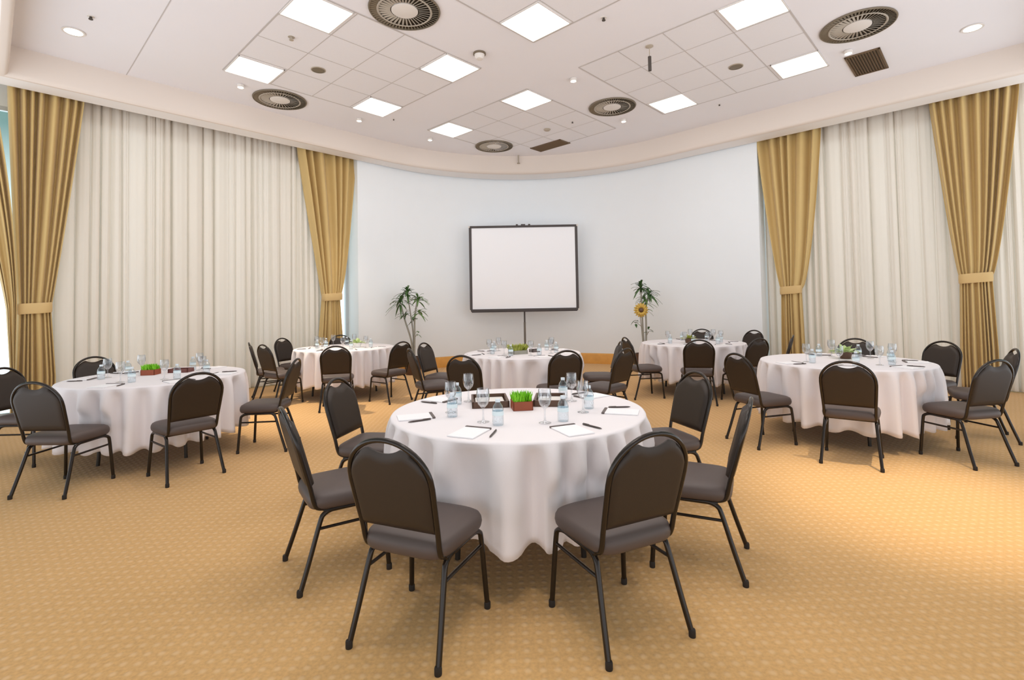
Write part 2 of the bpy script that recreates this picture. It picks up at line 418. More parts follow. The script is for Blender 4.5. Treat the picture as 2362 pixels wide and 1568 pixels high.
for u, v, lab, aim, pw in SPOTS:
    t = thing('spotlight', lab, 'spotlight', W(u, v, ZC), 0, 'small ceiling spotlights')
    f = B(); lathe(f, [(.03, .0), (.05, -.004), (.052, -.03), (.045, -.05), (.038, -.045)], 20); link('housing', f, 'plastic', t)
    d = B(); lathe(d, [(.0001, -.058), (.025, -.052), (.040, -.040)], 20); link('bulb', d, 'lens', t)
    l = bpy.data.lights.new('spot_beam', 'SPOT'); l.energy = pw; l.color = (1, .86, .66); l.spot_size = math.radians(46); l.spot_blend = .9; l.shadow_soft_size = .04
    o = bpy.data.objects.new('spot_beam', l); COL.objects.link(o); p = W(u, v, ZC-.08); o.location = p
    o.rotation_euler = (W(*aim, 0)-p).to_track_quat('-Z', 'Y').to_euler()
# two more beams from spots above the camera, out of the picture
for (u, v), aim, pw in (((4.4, .3), (4.57, -.39), 700), ((1.2, -.4), (1.6, -1.2), 55)):
    l = bpy.data.lights.new('spot_beam', 'SPOT'); l.energy = pw; l.color = (1, .86, .66); l.spot_size = math.radians(34); l.spot_blend = 1.0; l.shadow_soft_size = .04
    o = bpy.data.objects.new('spot_beam', l); COL.objects.link(o); p = W(u, v, ZC-.08); o.location = p
    o.rotation_euler = (W(*aim, 0)-p).to_track_quat('-Z', 'Y').to_euler()

def speaker(label, u, v):
    t = thing('ceiling_speaker', label, 'speaker', W(u, v, ZC), TH)
    r = B(); lathe(r, [(.085, 0), (.10, -.004), (.10, -.012), (.088, -.014)], 28); link('rim', r, 'beige', t)
    g = B(); lathe(g, [(.0001, -.016), (.06, -.014), (.088, -.010)], 28); link('speaker_grille', g, 'vent_ring', t)
speaker('small round grey ceiling speaker in the left tile field', 3.23, -6.80)
speaker('small round grey ceiling speaker in the right tile field', 7.45, -2.55)
def sprinkler(label, u, v, z=ZC, m='dark', s=1.0):
    t = thing('sprinkler', label, 'sprinkler', W(u, v, z), 0)
    r = B(); lathe(r, [(.0001, -.006*s), (.034*s, -.004*s), (.036*s, 0)], 20); link('escutcheon', r, 'plastic' if m == 'dark' else m, t)
    h = B(); lathe(h, [(.014*s, 0), (.014*s, -.02*s), (.022*s, -.03*s), (.022*s, -.036*s), (.0001, -.04*s)], 14); link('nozzle', h, m, t)
sprinkler('dark sprinkler head beside the upper left downlight', .80, -7.35)
sprinkler('dark sprinkler head on the bare strip right of the top centre panel', 5.03, -3.21)
sprinkler('beige sprinkler head below the panel cut by the top edge', 2.60, -6.20, m='beige', s=1.2)
sprinkler('small dark sprinkler head right of the light panel over the white wall', 8.70, -3.27, s=.7)
sprinkler('dark sprinkler head left of the right middle round vent', 7.52, -5.53, s=.8)
sprinkler('small dark sprinkler head right of the brightest spotlight', 5.06, -7.70, s=.6)
t = thing('smoke_detector', 'pale round smoke detector above the long brown grille', 'smoke detector', W(7.48, -6.11, ZC))
b = B(); lathe(b, [(.065, 0), (.065, -.018), (.05, -.034), (.0001, -.038)], 24); link('cover', b, 'beige', t)
t = thing('dome_camera', 'white camera dome with a dark ring beside a square light panel', 'camera', W(4.55, -4.86, ZC))
b = B(); lathe(b, [(.085, 0), (.085, -.02), (.07, -.024)], 28); link('ring', b, 'vent_ring', t)
b = B(); lathe(b, [(.07, -.015), (.066, -.05), (.045, -.08), (.0001, -.09)], 24); link('dome', b, 'plastic', t)
t = thing('hanging_rod', 'short dark rod hanging from the right tile field', 'ceiling rod', W(6.02, -3.15, ZC))
b = B(); lathe(b, [(.05, 0), (.05, -.012), (.02, -.03)], 20, cap1=True); link('ceiling_rose', b, 'beige', t)
b = B(); tube(b, [(0, 0, -.03), (0, 0, -.14)], .006); link('stem', b, 'beige', t)
b = B(); lathe(b, [(.0001, -.14), (.022, -.145), (.022, -.335), (.0001, -.34)], 16); link('sleeve', b, 'dark', t)
t = thing('sprinkler', 'beige sprinkler pipe hanging before the curved fascia above the screen', 'sprinkler', W(8.33, -7.66, ZC))
b = B(); tube(b, [(0, 0, .0), (0, 0, -.17)], .016); link('pipe', b, 'beige', t)
b = B(); lathe(b, [(.016, -.16), (.032, -.18), (.032, -.192), (.0001, -.198)], 14); link('nozzle', b, 'beige', t)

# ------------------------------------------------------------------ curtains
def lerp(a, b, t): return a+(b-a)*t
def drape(left, top, tie, bot, zt, ztie, seed, nf, dep, pw=(.8, .8), z1=4.72, amp=.085):
    """gathered curtain sheet: top/tie/bot are (start, end) along the wall"""
    rnd = random.Random(seed); b = B()
    nc = nf*10; zs = [z1-(z1-ztie)*i/34 for i in range(35)] + [ztie-(ztie-.02)*i/14 for i in range(1, 15)]
    ph = [rnd.uniform(-.5, .5) for _ in range(nf+2)]; am = [rnd.uniform(.6, 1.25) for _ in range(nf+2)]
    front = []
    for z in zs:
        row = []
        if z >= ztie:
            g = (z-ztie)/(zt-ztie); g = min(g, 1.0)
            s0 = lerp(tie[0], top[0], g**pw[0]); s1 = lerp(tie[1], top[1], g**pw[1]); k = g
        else:
            g = 1-z/ztie; g2 = min(1, g*1.6)
            s0 = lerp(tie[0], bot[0], g2); s1 = lerp(tie[1], bot[1], g2); k = g*.35
        for i in range(nc+1):
            q = i/nc; f = q*nf; fi = int(f)
            ww = .38*math.sin(2*PI*q*1.7+seed)*(1-.4*k)
            a = (am[fi]*(1-(f-fi))+am[min(fi+1, nf)]*(f-fi))
            p = math.sin(2*PI*(f+ww)+ph[fi % 2]*.3)
            p = p*(1.15-.15*p*p)
            off = amp*a*(.42+.58*min(1, k*1.4))*p
            bul = .07*(1-abs(2*q-1)**2)*(1-k)      # gathers round the tie
            ed = (i % 10)/10-.5
            s = lerp(s0, s1, q)
            d = dep - off - bul
            row.append(W(s, VW-d, z) if left else W(UW+d, s, z))
        front.append(row)
    rings(b, front, close=False)
    return b
def solid(o, th):
    md = o.modifiers.new('thickness', 'SOLIDIFY'); md.thickness = th; md.offset = 0
def tieband(left, s0, s1, dep, z, h=.14, th=.10):
    b = B(); c = (s0+s1)/2; hw = (s1-s0)/2+.012; n = 32; R = []
    for dz, k in ((-h/2, .96), (-h/2+.012, 1), (0, 1.01), (h/2-.012, 1), (h/2, .96)):
        r = []
        for i in range(n):
            a = 2*PI*i/n; x = math.copysign(abs(math.cos(a))**.6, math.cos(a))*hw*k; y = math.copysign(abs(math.sin(a))**.6, math.sin(a))*(th)*k
            zz = z+dz+.012*math.cos(a)
            r.append(W(c+x, VW-dep+.04+y, zz) if left else W(UW+dep-.04-y, c+x, zz))
        R.append(r)
    rings(b, R, True, True, True); return b
def gold(label, left, top, tie, bot, ztie, seed, nf, dep=.115, pw=(.8, .8)):
    o = link('gold_curtain', drape(left, top, tie, bot, ZS, ztie, seed, nf, dep, pw), 'gold', angle=180); solid(o, .004)
    tag(o, label, 'curtain', 'gold tied-back curtains')
    link('tieback', tieband(left, tie[0], tie[1], dep, ztie), 'tie', o, angle=60)
    return o
gold('gold curtain with tieback at the left end of the long sheer curtain', True, (.17, .95), (.295, .625), (.27, .68), 1.475, 3, 7, pw=(.9, .9))
gold('gold curtain with tieback between the long sheer curtain and the white wall', True, (4.08, 5.25), (4.52, 4.88), (4.44, 4.95), 1.62, 5, 6, pw=(1.0, .62))
gold('gold curtain with tieback at the right end of the white wall', False, (-3.13, -2.08), (-2.80, -2.47), (-2.82, -2.45), 1.585, 8, 6, pw=(.75, .62))
gold('widest gold curtain with tieback, by the right edge of the picture', False, (-.60, .40), (-.33, .03), (-.36, .06), 1.685, 11, 8, pw=(.8, .75))
# second leaf of the left corner curtain, coming in from the corner
o = link('gold_curtain', drape(True, (-.36, .02), (.185, .285), (.235, .275), ZS, 1.475, 17, 4, -.01, (1.1, 1.8)), 'gold', angle=180); solid(o, .004)
tag(o, 'narrow gold curtain sweeping in from the left edge of the picture', 'curtain', 'gold tied-back curtains')

def sheer(label, left, s0, s1, npl, seed, dep=.315):
    rnd = random.Random(seed); b = B()
    pos = [0.0]
    for i in range(npl): pos.append(pos[-1]+(rnd.choice((.30, .38, .5)) if i % 2 == 0 else rnd.choice((.7, 1.0, 1.5, 2.2))))
    pos = [p/pos[-1] for p in pos]
    am = [rnd.choice((.12, .3, .5, .8, 1.15)) for _ in pos]; dr = [rnd.uniform(-1, 1) for _ in pos]
    zs = [4.72-4.70*i/16 for i in range(17)]; R = []
    sub = 9
    for z in zs:
        g = 1-z/4.72; row = []
        for i in range(npl):
            for k in range(sub):
                t = k/sub; q = lerp(pos[i]+dr[i]*.004*g, pos[i+1]+dr[i+1]*.004*g, t)
                a = lerp(am[i], am[i+1], t)
                w = .5*math.sin(PI*t)**.7 if i % 2 else -.9*math.sin(PI*t)**1.3
                d = dep - .025 - .10*a*w*(.65+.35*g) - .004*math.sin(5*PI*t+i)
                s = lerp(s0, s1, q)
                row.append(W(s, VW-d, z) if left else W(UW+d, s, z))
        R.append(row)
    rings(b, R, close=False)
    o = link('sheer_curtain', b, 'sheer', angle=180)
    return tag(o, label, 'curtain', 'cream sheer curtains')
sheer('wide cream sheer curtain between the two left gold curtains', True, .42, 4.98, 60, 21)
sheer('cream sheer curtain between the two right gold curtains, behind the right table', False, -3.10, .98, 52, 22)

# ------------------------------------------------------------------ chairs
def chair_master():
    t = thing('banquet_chair', '', 'chair')
    # back frame tube
    LZ = lambda z: -.192-(z-.502)*(.11/.398)
    half = [(.176, .05, .388), (.178, -.08, .388), (.180, -.150, .396), (.183, -.174, .425), (.186, LZ(.502), .502), (.192, LZ(.60), .60), (.197, LZ(.70), .70)]
    path = smooth_path(half, 5)
    top = []
    for i in range(1, 24):
        a = PI*i/24; x = .197*math.cos(a); z = .715+.174*math.sin(a); top.append(Vector((x, LZ(z), z)))
    full = path + top + [Vector((-p.x, p.y, p.z)) for p in reversed(path)]
    b = B(); tube(b, full, .0115, 10); bf = link('back_frame', b, 'frame', t)
    # padded back with the hand hole above it
    b = B(); nx, nz = 30, 14; fr, bk = [], []
    for j in range(nz+1):
        rf, rb = [], []
        for i in range(nx+1):
            x = -.187*math.cos(PI*i/nx)
            arch = .712+.160*math.sqrt(max(0, 1-(x/.1872)**2))
            ztop = min(arch, .832+.030*(abs(x)/.088)**2) if abs(x) < .088 else arch
            t_ = j/nz; z = lerp(.502, ztop, t_); xx = x*(1-.055*(1-min(1, (z-.5)/.2)))
            e = min(1, (1-abs(x)/.187)*6, t_*9, (1-t_)*9); e = math.sqrt(max(0, 1-(1-e)**2))
            y = LZ(z)
            rf.append((xx, y+.004+.026*e, z)); rb.append((xx, y-.004-.012*e, z))
        fr.append(rf); bk.append(rb)
    A = rings(b, fr, close=False); C_ = rings(b, bk, close=False)
    def strip(p, q):
        for k in range(len(p)-1):
            try: b.faces.new((p[k], p[k+1], q[k+1], q[k]))
            except ValueError: pass
    strip(A[0], C_[0]); strip(A[-1], C_[-1]); strip([r[0] for r in A], [r[0] for r in C_]); strip([r[-1] for r in A], [r[-1] for r in C_])
    bmesh.ops.remove_doubles(b, verts=b.verts, dist=.0004)
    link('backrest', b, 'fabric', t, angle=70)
    # seat cushion
    def outline(k, z, n=44):
        r = []
        for i in range(n):
            a = 2*PI*i/n; ex = .42 if math.sin(a) > 0 else .34
            x = math.copysign(abs(math.cos(a))**ex, math.cos(a))*.212*k
            y = .008+math.copysign(abs(math.sin(a))**ex, math.sin(a))*.207*k
            x *= 1+.10*(y-.0)/.2*.5
            r.append((x, y, z))
        return r
    b = B(); rings(b, [outline(k, z) for k, z in ((.90, .388), (.95, .390), (.985, .402), (1.0, .420), (.99, .438), (.955, .454), (.88, .464), (.7, .471), (.4, .475), (.1, .476))], True, True, True)
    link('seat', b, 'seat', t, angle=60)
    # under-seat frame
    b = B()
    for s in (-1, 1): tube(b, [(s*.182, -.13, .378), (s*.184, .15, .378)], .0115)
    tube(b, [(-.182, -.10, .376), (.182, -.10, .376)], .010); tube(b, [(-.184, .12, .376), (.184, .12, .376)], .010)
    link('seat_frame', b, 'frame', t)
    for s in (-1, 1):
        b = B(); tube(b, smooth_path([(s*.183, .06, .379), (s*.184, .13, .377), (s*.188, .172, .360), (s*.191, .184, .325), (s*.200, .194, .17), (s*.209, .204, .012)], 5), .0125)
        l = link('leg', b, 'frame', t)
        f = B(); lathe(f, [(.0140, 0), (.0150, .004), (.0150, .026), (.0130, .032)], 12, (s*.209, .204, 0), True, True); link('foot_glide', f, 'foot', l)
        b = B(); tube(b, smooth_path([(s*.182, -.03, .379), (s*.182, -.09, .378), (s*.184, -.128, .362), (s*.187, -.148, .325), (s*.201, -.200, .16), (s*.214, -.249, .012)], 5), .0125)
        l = link('leg', b, 'frame', t)
        f = B(); lathe(f, [(.0140, 0), (.0150, .004), (.0150, .026), (.0130, .032)], 12, (s*.214, -.250, 0), True, True); link('foot_glide', f, 'foot', l)
        b = B(); tube(b, [(s*.190, -.158, .297), (s*.1925, .187, .297)], .008, 8); link('stretcher', b, 'frame', t)
    return t
CHAIRS = {
 'N1': (-0.412, 2.287, 0.392), 'N2': (0.429, 2.324, -0.439), 'N3': (-0.976, 2.827, 0.995), 'N4': (1.0, 2.833, -1.125), 'N5': (-1.019, 3.655, 1.771), 'N6': (1.074, 3.647, -1.864),
 'L1': (-4.62, 4.85, 1.544), 'L2': (-3.628, 4.117, 0.035), 'L3': (-2.855, 4.387, -0.914), 'L4': (-2.536, 5.194, -1.683), 'L5': (-4.62, 5.699, 2.105),
 'B1': (-3.839, 7.955, 1.102), 'B2': (-3.390, 7.640, 0.614), 'B3': (-3.766, 8.705, 1.907), 'B4': (-2.476, 7.096, -0.255), 'B5': (-1.868, 7.594, -0.95), 'B6': (-3.123, 9.168, 2.75),
 'C0': (-1.007, 6.319, 1.135), 'C1': (-0.989, 6.999, 1.948), 'C2': (-0.423, 5.517, 0.39), 'C3': (0.511, 5.876, -0.29), 'C4': (1.153, 6.776, -1.503), 'C5': (1.074, 5.916, -0.796),
 'D1': (2.132, 7.647, 1.41), 'D2': (2.581, 7.079, 0.238), 'D3': (3.914, 8.566, -2.036), 'D4': (3.243, 7.115, -0.385), 'D5': (3.375, 9.059, -2.679), 'D6': (3.83, 7.48, -1.052),
 'R1': (2.481, 5.068, 1.269), 'R2': (2.962, 4.451, 0.639), 'R3': (3.9, 4.437, -0.192), 'R4': (4.78, 5.82, -1.9), 'R5': (4.69, 5.11, -1.01), 'R6': (4.273, 6.321, -2.471)}
TABLES = {'N': (0.023, 3.205, 'front table'), 'L': (-3.60, 5.10, 'left table'), 'R': (3.49, 5.34, 'right table'),
          'C': (0.124, 6.846, 'table below the screen'), 'B': (-2.762, 8.275, 'back left table'), 'D': (2.867, 8.041, 'back right table')}
POS = {'N1': 'near left', 'N2': 'near right', 'N3': 'middle left', 'N4': 'middle right', 'N5': 'far left', 'N6': 'far right',
       'L1': 'leftmost', 'L2': 'near left', 'L3': 'near right', 'L4': 'rightmost', 'L5': 'far left', 'L6': 'far right',
       'B1': 'leftmost edge-on', 'B2': 'second left', 'B3': 'far left', 'B4': 'front', 'B5': 'right', 'B6': 'hidden far',
       'C0': 'edge-on left', 'C1': 'far left', 'C2': 'near left', 'C3': 'near right', 'C4': 'far right', 'C5': 'edge-on right',
       'D1': 'left', 'D2': 'front', 'D3': 'far right', 'D4': 'near right', 'D5': 'far', 'D6': 'rightmost edge-on',
       'R1': 'left', 'R2': 'near', 'R3': 'near right', 'R4': 'far right', 'R5': 'rightmost', 'R6': 'far'}
LOOK = {'N1': 'back to us', 'N2': 'back to us', 'N3': 'seen edge-on', 'N4': 'seen edge-on', 'N5': 'seat towards us', 'N6': 'seat towards us',
        'L1': 'cut by the picture edge', 'L2': 'back to us', 'L3': 'back to us', 'L4': 'seen from the side', 'L5': 'half hidden by the table',
        'B1': 'against the sheer curtain', 'B2': 'back half turned', 'B3': 'facing us', 'B4': 'back to us', 'B5': 'turned away', 'B6': 'behind the glassware',
        'C0': 'seen from the side', 'C1': 'beside the wooden skirting', 'C2': 'back to us', 'C3': 'back to us', 'C4': 'facing left', 'C5': 'seen from the side',
        'D1': 'facing right', 'D2': 'back to us', 'D3': 'facing us', 'D4': 'back to us', 'D5': 'only its top showing', 'D6': 'by the gold curtain',
        'R1': 'facing right', 'R2': 'back to us', 'R3': 'back half turned', 'R4': 'facing left', 'R5': 'partly behind another chair', 'R6': 'behind the green centrepiece'}
GRP = {k: 'banquet chairs at the '+v[2] for k, v in TABLES.items()}
CH0 = chair_master(); first = True; PLACED = {}
for k, (x, y, a) in CHAIRS.items():
    tx, ty, tn = TABLES[k[0]]
    dx, dy = x-tx, y-ty; d = math.hypot(dx, dy)
    mis = a-math.atan2(-dx, -dy); need = .99+.10*abs(math.sin(mis))
    if d < need: x, y = tx+dx*need/d, ty+dy*need/d
    PLACED[k] = (x, y, a)
    lab = f'dark brown banquet chair at the {tn}, {POS[k]}, {LOOK[k]}'
    if first: CH0.location = (x, y, 0); CH0.rotation_euler.z = -a; CH0['label'] = lab; CH0['group'] = GRP[k[0]]; first = False
    else: dup(CH0, (x, y, 0), -a, lab, GRP[k[0]])

# ------------------------------------------------------------------ tables and cloths
RT, ZT = .787, .757
def cloth_bm(seed, tk):
    rnd = random.Random(seed); b = B(); n = 264; nf = 25
    ph = [rnd.uniform(0, 2*PI) for _ in range(5)]; am = [rnd.uniform(.7, 1.15) for _ in range(nf)]
    hem = {'N': .245, 'R': .185}.get(tk, .205); tx, ty = TABLES[tk][:2]
    seats = [(x-tx, y-ty, a) for k, (x, y, a) in PLACED.items() if k[0] == tk]
    def fold(a):
        w = a + .10*math.sin(3*a+ph[0]) + .05*math.sin(5*a+ph[1])
        f = w/(2*PI)*nf; i = int(math.floor(f)); t = f-i
        A = am[i % nf]*(1-t)+am[(i+1) % nf]*t
        c = math.cos(2*PI*t); c = math.copysign(abs(c)**.85, c)
        return A*c
    R = []
    for r in (.0005, .2, .4, .6, .74): R.append([(r*math.cos(2*PI*i/n), r*math.sin(2*PI*i/n), ZT) for i in range(n)])
    for r, z in ((RT-.018, ZT), (RT-.006, ZT-.003), (RT, ZT-.012)): R.append([(r*math.cos(2*PI*i/n), r*math.sin(2*PI*i/n), z) for i in range(n)])
    for j in range(1, 15):
        t = j/14; row = []
        for i in range(n):
            a = 2*PI*i/n; f = fold(a)
            r = RT+.012*t+(1-math.exp(-8*t))*(.054*f-.012)+.008*t*f
            z = lerp(ZT-.012, hem+.012*math.sin(2*a+ph[2])-.014*f, t)
            p = [r*math.cos(a), r*math.sin(a)]
            kz = min(1, max(0, (.60-z)/.11)); kz = kz*kz*(3-2*kz)
            if kz > 0:              # the cloth gives way where a seat or a front leg touches it
                for (qx, qy, qa) in seats:
                    dx, dy = p[0]-qx, p[1]-qy; ca, sa = math.cos(qa), math.sin(qa)
                    lx, ly = dx*ca-dy*sa, dx*sa+dy*ca
                    side = min(1, max(0, (.29-abs(lx))/.06))
                    if side > 0 and ly < .235:
                        push = (.235-ly)*kz*side; p[0] += sa*push; p[1] += ca*push
            row.append((p[0], p[1], z))
        R.append(row)
    rings(b, R, True, True, False); return b
TDESC = {'N': 'nearest round table, in the centre, its legs under white linen', 'L': 'round banquet table at left under its white cloth', 'R': 'round banquet table at right under its white cloth',
         'C': 'small looking round table below the screen under its white cloth', 'B': 'round table at back left under its cloth, by the gold curtain', 'D': 'round table at back right under its cloth, by the white wall'}
CDESC = {'N': 'white pleated tablecloth on the nearest round table in the centre', 'L': 'white pleated tablecloth on the left table before the sheer curtain', 'R': 'white pleated tablecloth on the right table before the sheer curtain',
         'C': 'white pleated tablecloth on the middle table below the screen', 'B': 'white pleated tablecloth on the back left table by the gold curtain', 'D': 'white pleated tablecloth on the back right table by the white wall'}
T0 = thing('round_table', '', 'table', (0, 0, 0), 0, 'round banquet tables')
b = B(); lathe(b, [(.0001, .722), (.735, .722), (.745, .728), (.745, .748), (.738, .754), (.0001, .754)], 64); link('tabletop', b, 'ply', T0)
for i in range(4):
    a = PI/4+i*PI/2; c, s = math.cos(a), math.sin(a)
    b = B(); tube(b, smooth_path([(.30*c, .30*s, .722), (.44*c, .44*s, .68), (.47*c, .47*s, .4), (.50*c, .50*s, 0)], 4), .015); link('leg', b, 'leg', T0)
b = B(); tube(b, [(.465*math.cos(PI/4), .465*math.sin(PI/4), .3), (.465*math.cos(3*PI/4), .465*math.sin(3*PI/4), .3)], .010); tube(b, [(.465*math.cos(5*PI/4), .465*math.sin(5*PI/4), .3), (.465*math.cos(7*PI/4), .465*math.sin(7*PI/4), .3)], .010); link('leg_brace', b, 'leg', T0)
first = True
for i, (k, (x, y, tn)) in enumerate(TABLES.items()):
    if first: T0.location = (x, y, 0); T0['label'] = TDESC[k]; first = False
    else: dup(T0, (x, y, 0), .3*i, TDESC[k])
    o = link('tablecloth', cloth_bm(40+i, k), 'cloth', angle=180, loc=(x, y, 0)); solid(o, .0015)
    tag(o, CDESC[k], 'tablecloth', 'white round tablecloths')

# ------------------------------------------------------------------ table settings
ZT2 = ZT+.0015
def goblet_master():
    b = B(); lathe(b, [(.0001, .0005), (.034, .001), (.035, .003), (.012, .009), (.0055, .016), (.0045, .05), (.0055, .078), (.014, .086), (.028, .102), (.036, .125), (.038, .15), (.035, .178), (.033, .19),
                       (.032, .19), (.034, .178), (.0368, .15), (.0348, .126), (.027, .104), (.013, .089), (.0001, .086)], 22)
    return link('water_goblet', b, 'glass', angle=60)
def bottle_master():
    t = thing('water_bottle', '', 'bottle')
    b = B(); lathe(b, [(.0001, .001), (.029, .001), (.031, .006), (.031, .04), (.030, .045), (.031, .05), (.031, .085), (.026, .105), (.014, .122), (.0125, .130), (.0001, .130)], 18); link('body', b, 'pet', t)
    b = B(); lathe(b, [(.0316, .055), (.0316, .078)], 18); link('paper_label', b, 'label', t)
    b = B(); lathe(b, [(.0135, .126), (.0142, .127), (.0142, .142), (.0001, .143)], 14); link('cap', b, 'cap', t)
    return t
def pad_master():
    t = thing('notepad', '', 'notepad')
    b = B(); box(b, (0, -.105, .003), (.148, .21, .006), bevel=.0008); link('paper', b, 'paper', t, angle=30)
    b = B(); box(b, (0, -.008, .0045), (.150, .018, .009), bevel=.001); link('binding', b, 'bind', t, angle=30)
    return t
def pen_master():
    t = thing('pen', '', 'pen')
    b = B(); R = [(.0015, -.070), (.004, -.058), (.0048, -.04), (.0048, .045), (.004, .066), (.0012, .07)]
    rings(b, [[(r*math.cos(2*PI*k/10), y, .005+r*math.sin(2*PI*k/10)) for k in range(10)] for r, y in R], True, True, True); link('barrel', b, 'pen', t)
    b = B(); box(b, (0, .042, .0108), (.003, .045, .0015)); link('clip', b, 'steel', t)
    return t
G0, BO0, PA0, PE0 = goblet_master(), bottle_master(), pad_master(), pen_master()
tag(G0, '', 'glass')
started = False
EXTRA = {'L6': math.atan2(.9, .35)}
ANG = {k: (math.atan2(CHAIRS[k][1]-TABLES[k[0]][1], CHAIRS[k][0]-TABLES[k[0]][0]) if k in CHAIRS else EXTRA[k]) for k in list(CHAIRS)+['L6']}
for tk in TABLES:          # spread the places a little where two chairs stand close together
    ks = sorted((k for k in ANG if k[0] == tk), key=lambda k: ANG[k] % (2*PI))
    for _ in range(60):
        for p, q in zip(ks, ks[1:]+ks[:1]):
            gap = (ANG[q]-ANG[p]) % (2*PI)
            if gap < .86: ANG[p] -= (.86-gap)/2; ANG[q] += (.86-gap)/2
for k in list(CHAIRS) + ['L6']:
    tx, ty, tn = TABLES[k[0]]; a = ANG[k]
    r_ = Vector((math.cos(a), math.sin(a), 0)); right = Vector((-math.sin(a), math.cos(a), 0))   # guest's right when facing the table
    rnd = random.Random(sum(map(ord, k)))
    J = (lambda s: rnd.uniform(-s, s)) if k[0] != 'N' else (lambda s: rnd.uniform(-s, s)*.4)
    pos = lambda rr, tt: Vector((tx, ty, ZT2)) + r_*rr + right*tt
    where = f'on the {tn} by its {POS[k]} ' + ('place' if k == 'L6' else 'chair')
    items = [(G0, pos(.42+J(.03), -.03+J(.02)), 0, 'stemmed water goblet '+where, 'goblets'), (BO0, pos(.435+J(.02), .085+J(.02)), a, 'small clear water bottle '+where, 'water bottles'),
             (PA0, pos(.535, .02+J(.02)), a-PI/2+PI+J(.08), 'white notepad with dark binding '+where, 'notepads'),
             (PE0, pos(.625+J(.02), .145+J(.01)), a-PI/2+PI+.18+J(.35), 'dark pen '+where, 'pens')]
    for src, p, rz, lab, g in items:
        if not started: src.location = p; src.rotation_euler.z = rz; src['label'] = lab; src['group'] = g+' on the '+tn
        else: dup(src, p, rz, lab, g+' on the '+tn)
    started = True

def grass_box(label, x, y, leafm='grass', boxm='redbox', w=.125, h=.055, gh=.06, n=420, rz=.15, spread=.0, leafw=.004):
    t = thing('planter_box', label, 'planter', (x, y, ZT2), rz)
    b = B()
    for sx, sy, lx, ly in ((1, 0, .008, w), (-1, 0, .008, w), (0, 1, w, .008), (0, -1, w, .008)):
        box(b, (sx*(w/2-.004), sy*(w/2-.004), h/2), (lx, ly, h), bevel=.001)
    box(b, (0, 0, .004), (w-.01, w-.01, .008)); link('box', b, boxm, t, angle=30)
    s = B(); box(s, (0, 0, h-.012), (w-.016, w-.016, .012)); link('soil', s, 'soil', t, smooth=False)
    g = B(); rnd = random.Random(5)
    for _ in range(n):
        px, py = rnd.uniform(-.46, .46)*w, rnd.uniform(-.46, .46)*w; a = rnd.uniform(0, 2*PI); L = gh*rnd.uniform(.7, 1.15)
        lx, ly = rnd.uniform(-.02, .02)+px*spread, rnd.uniform(-.02, .02)+py*spread
        d = Vector((math.cos(a), math.sin(a), 0))*leafw
        p0 = Vector((px, py, h-.008)); p1 = p0+Vector((lx*.4, ly*.4, L*.6)); p2 = p0+Vector((lx, ly, L))
        v = [g.verts.new(q) for q in (p0-d, p0+d, p1+d*.8, p1-d*.8, p2)]
        g.faces.new(v[:4]); g.faces.new((v[3], v[2], v[4]))
    o = link('grass', g, leafm, t, smooth=False); o['kind'] = 'stuff'
    return t
def tray(label, x, y, sx, sy, rz, m='tray', fill=True):
    t = thing('serving_tray', label, 'tray', (x, y, ZT2), rz)
    b = B(); box(b, (0, 0, .004), (sx, sy, .008)); link('base', b, m, t, smooth=False)
    b = B()
    for s in (-1, 1):
        box(b, (s*(sx/2-.007), 0, .022), (.014, sy, .036), bevel=.002); box(b, (0, s*(sy/2-.007), .022), (sx, .014, .036), bevel=.002)
    link('rim', b, m, t, angle=30)
    if fill:
        n = thing('mint_stack', 'flat white napkins lying inside the '+label.split(' on ')[0].replace('square ', ''), 'napkins', t.matrix_basis @ Vector((0, 0, .008)), rz)
        n.name = 'folded_napkin'
        n.location = (x, y, ZT2+.0085)
        b = B(); box(b, (0, 0, .006), (sx-.05, sy-.05, .012), bevel=.003); link('folds', b, 'mint', n, angle=30)
    return t
nx, ny = TABLES['N'][:2]
grass_box('small redwood box of bright green grass on the front table', nx+.025, ny-.015)
tray('dark wooden left tray on the front table', nx-.185, ny+.17, .24, .30, .10)
tray('dark wooden right tray on the front table', nx+.215, ny+.17, .20, .28, -.12)
lx, ly = TABLES['L'][:2]
grass_box('small redwood box of bright green grass on the left table', lx-.14, ly+.10, w=.13)
tray('reddish wooden tray on the left table right of its grass box', lx+.06, ly+.27, .20, .13, .1, 'redtray', False)
cx, cy = TABLES['C'][:2]
grass_box('low pot of yellow green leaves on the table below the screen', cx-.06, cy-.14, 'olive_leaf', 'trunk', .20, .05, .08, 260, .4, .5, .012)
tray('dark little tray on the table below the screen', cx+.17, cy+.05, .12, .10, .5, 'bind', False)
rx, ry = TABLES['R'][:2]
def leafy(label, x, y, leafm, n, L, potm='tray', rz=0, z=ZT2):
    t = thing('table_plant', label, 'plant', (x, y, z), rz)
    b = B(); lathe(b, [(.0001, 0), (.05, 0), (.062, .05), (.066, .075), (.058, .075), (.055, .06), (.0001, .06)], 20); link('pot', b, potm, t)
    g = B(); rnd = random.Random(9)
    for i in range(n):
        a = 2.4*i+rnd.uniform(-.2, .2); el = rnd.uniform(.4, 1.35); ln = L*rnd.uniform(.75, 1.15); w = ln*.17
        d = Vector((math.cos(a)*math.cos(el), math.sin(a)*math.cos(el), math.sin(el))); sd = Vector((-math.sin(a), math.cos(a), 0))
        p = Vector((math.cos(a)*.02, math.sin(a)*.02, .06)); rows = []
        for k in range(6):
            q = k/5; c = p+d*ln*q+Vector((0, 0, -.35*ln*q*q)); ww = w*math.sin(PI*min(.97, q*.85+.12))
            rows.append((c-sd*ww, c+Vector((0, 0, -.006)), c+sd*ww))
        rings(g, rows, close=False)
    link('leaves', g, leafm, t)
    return t
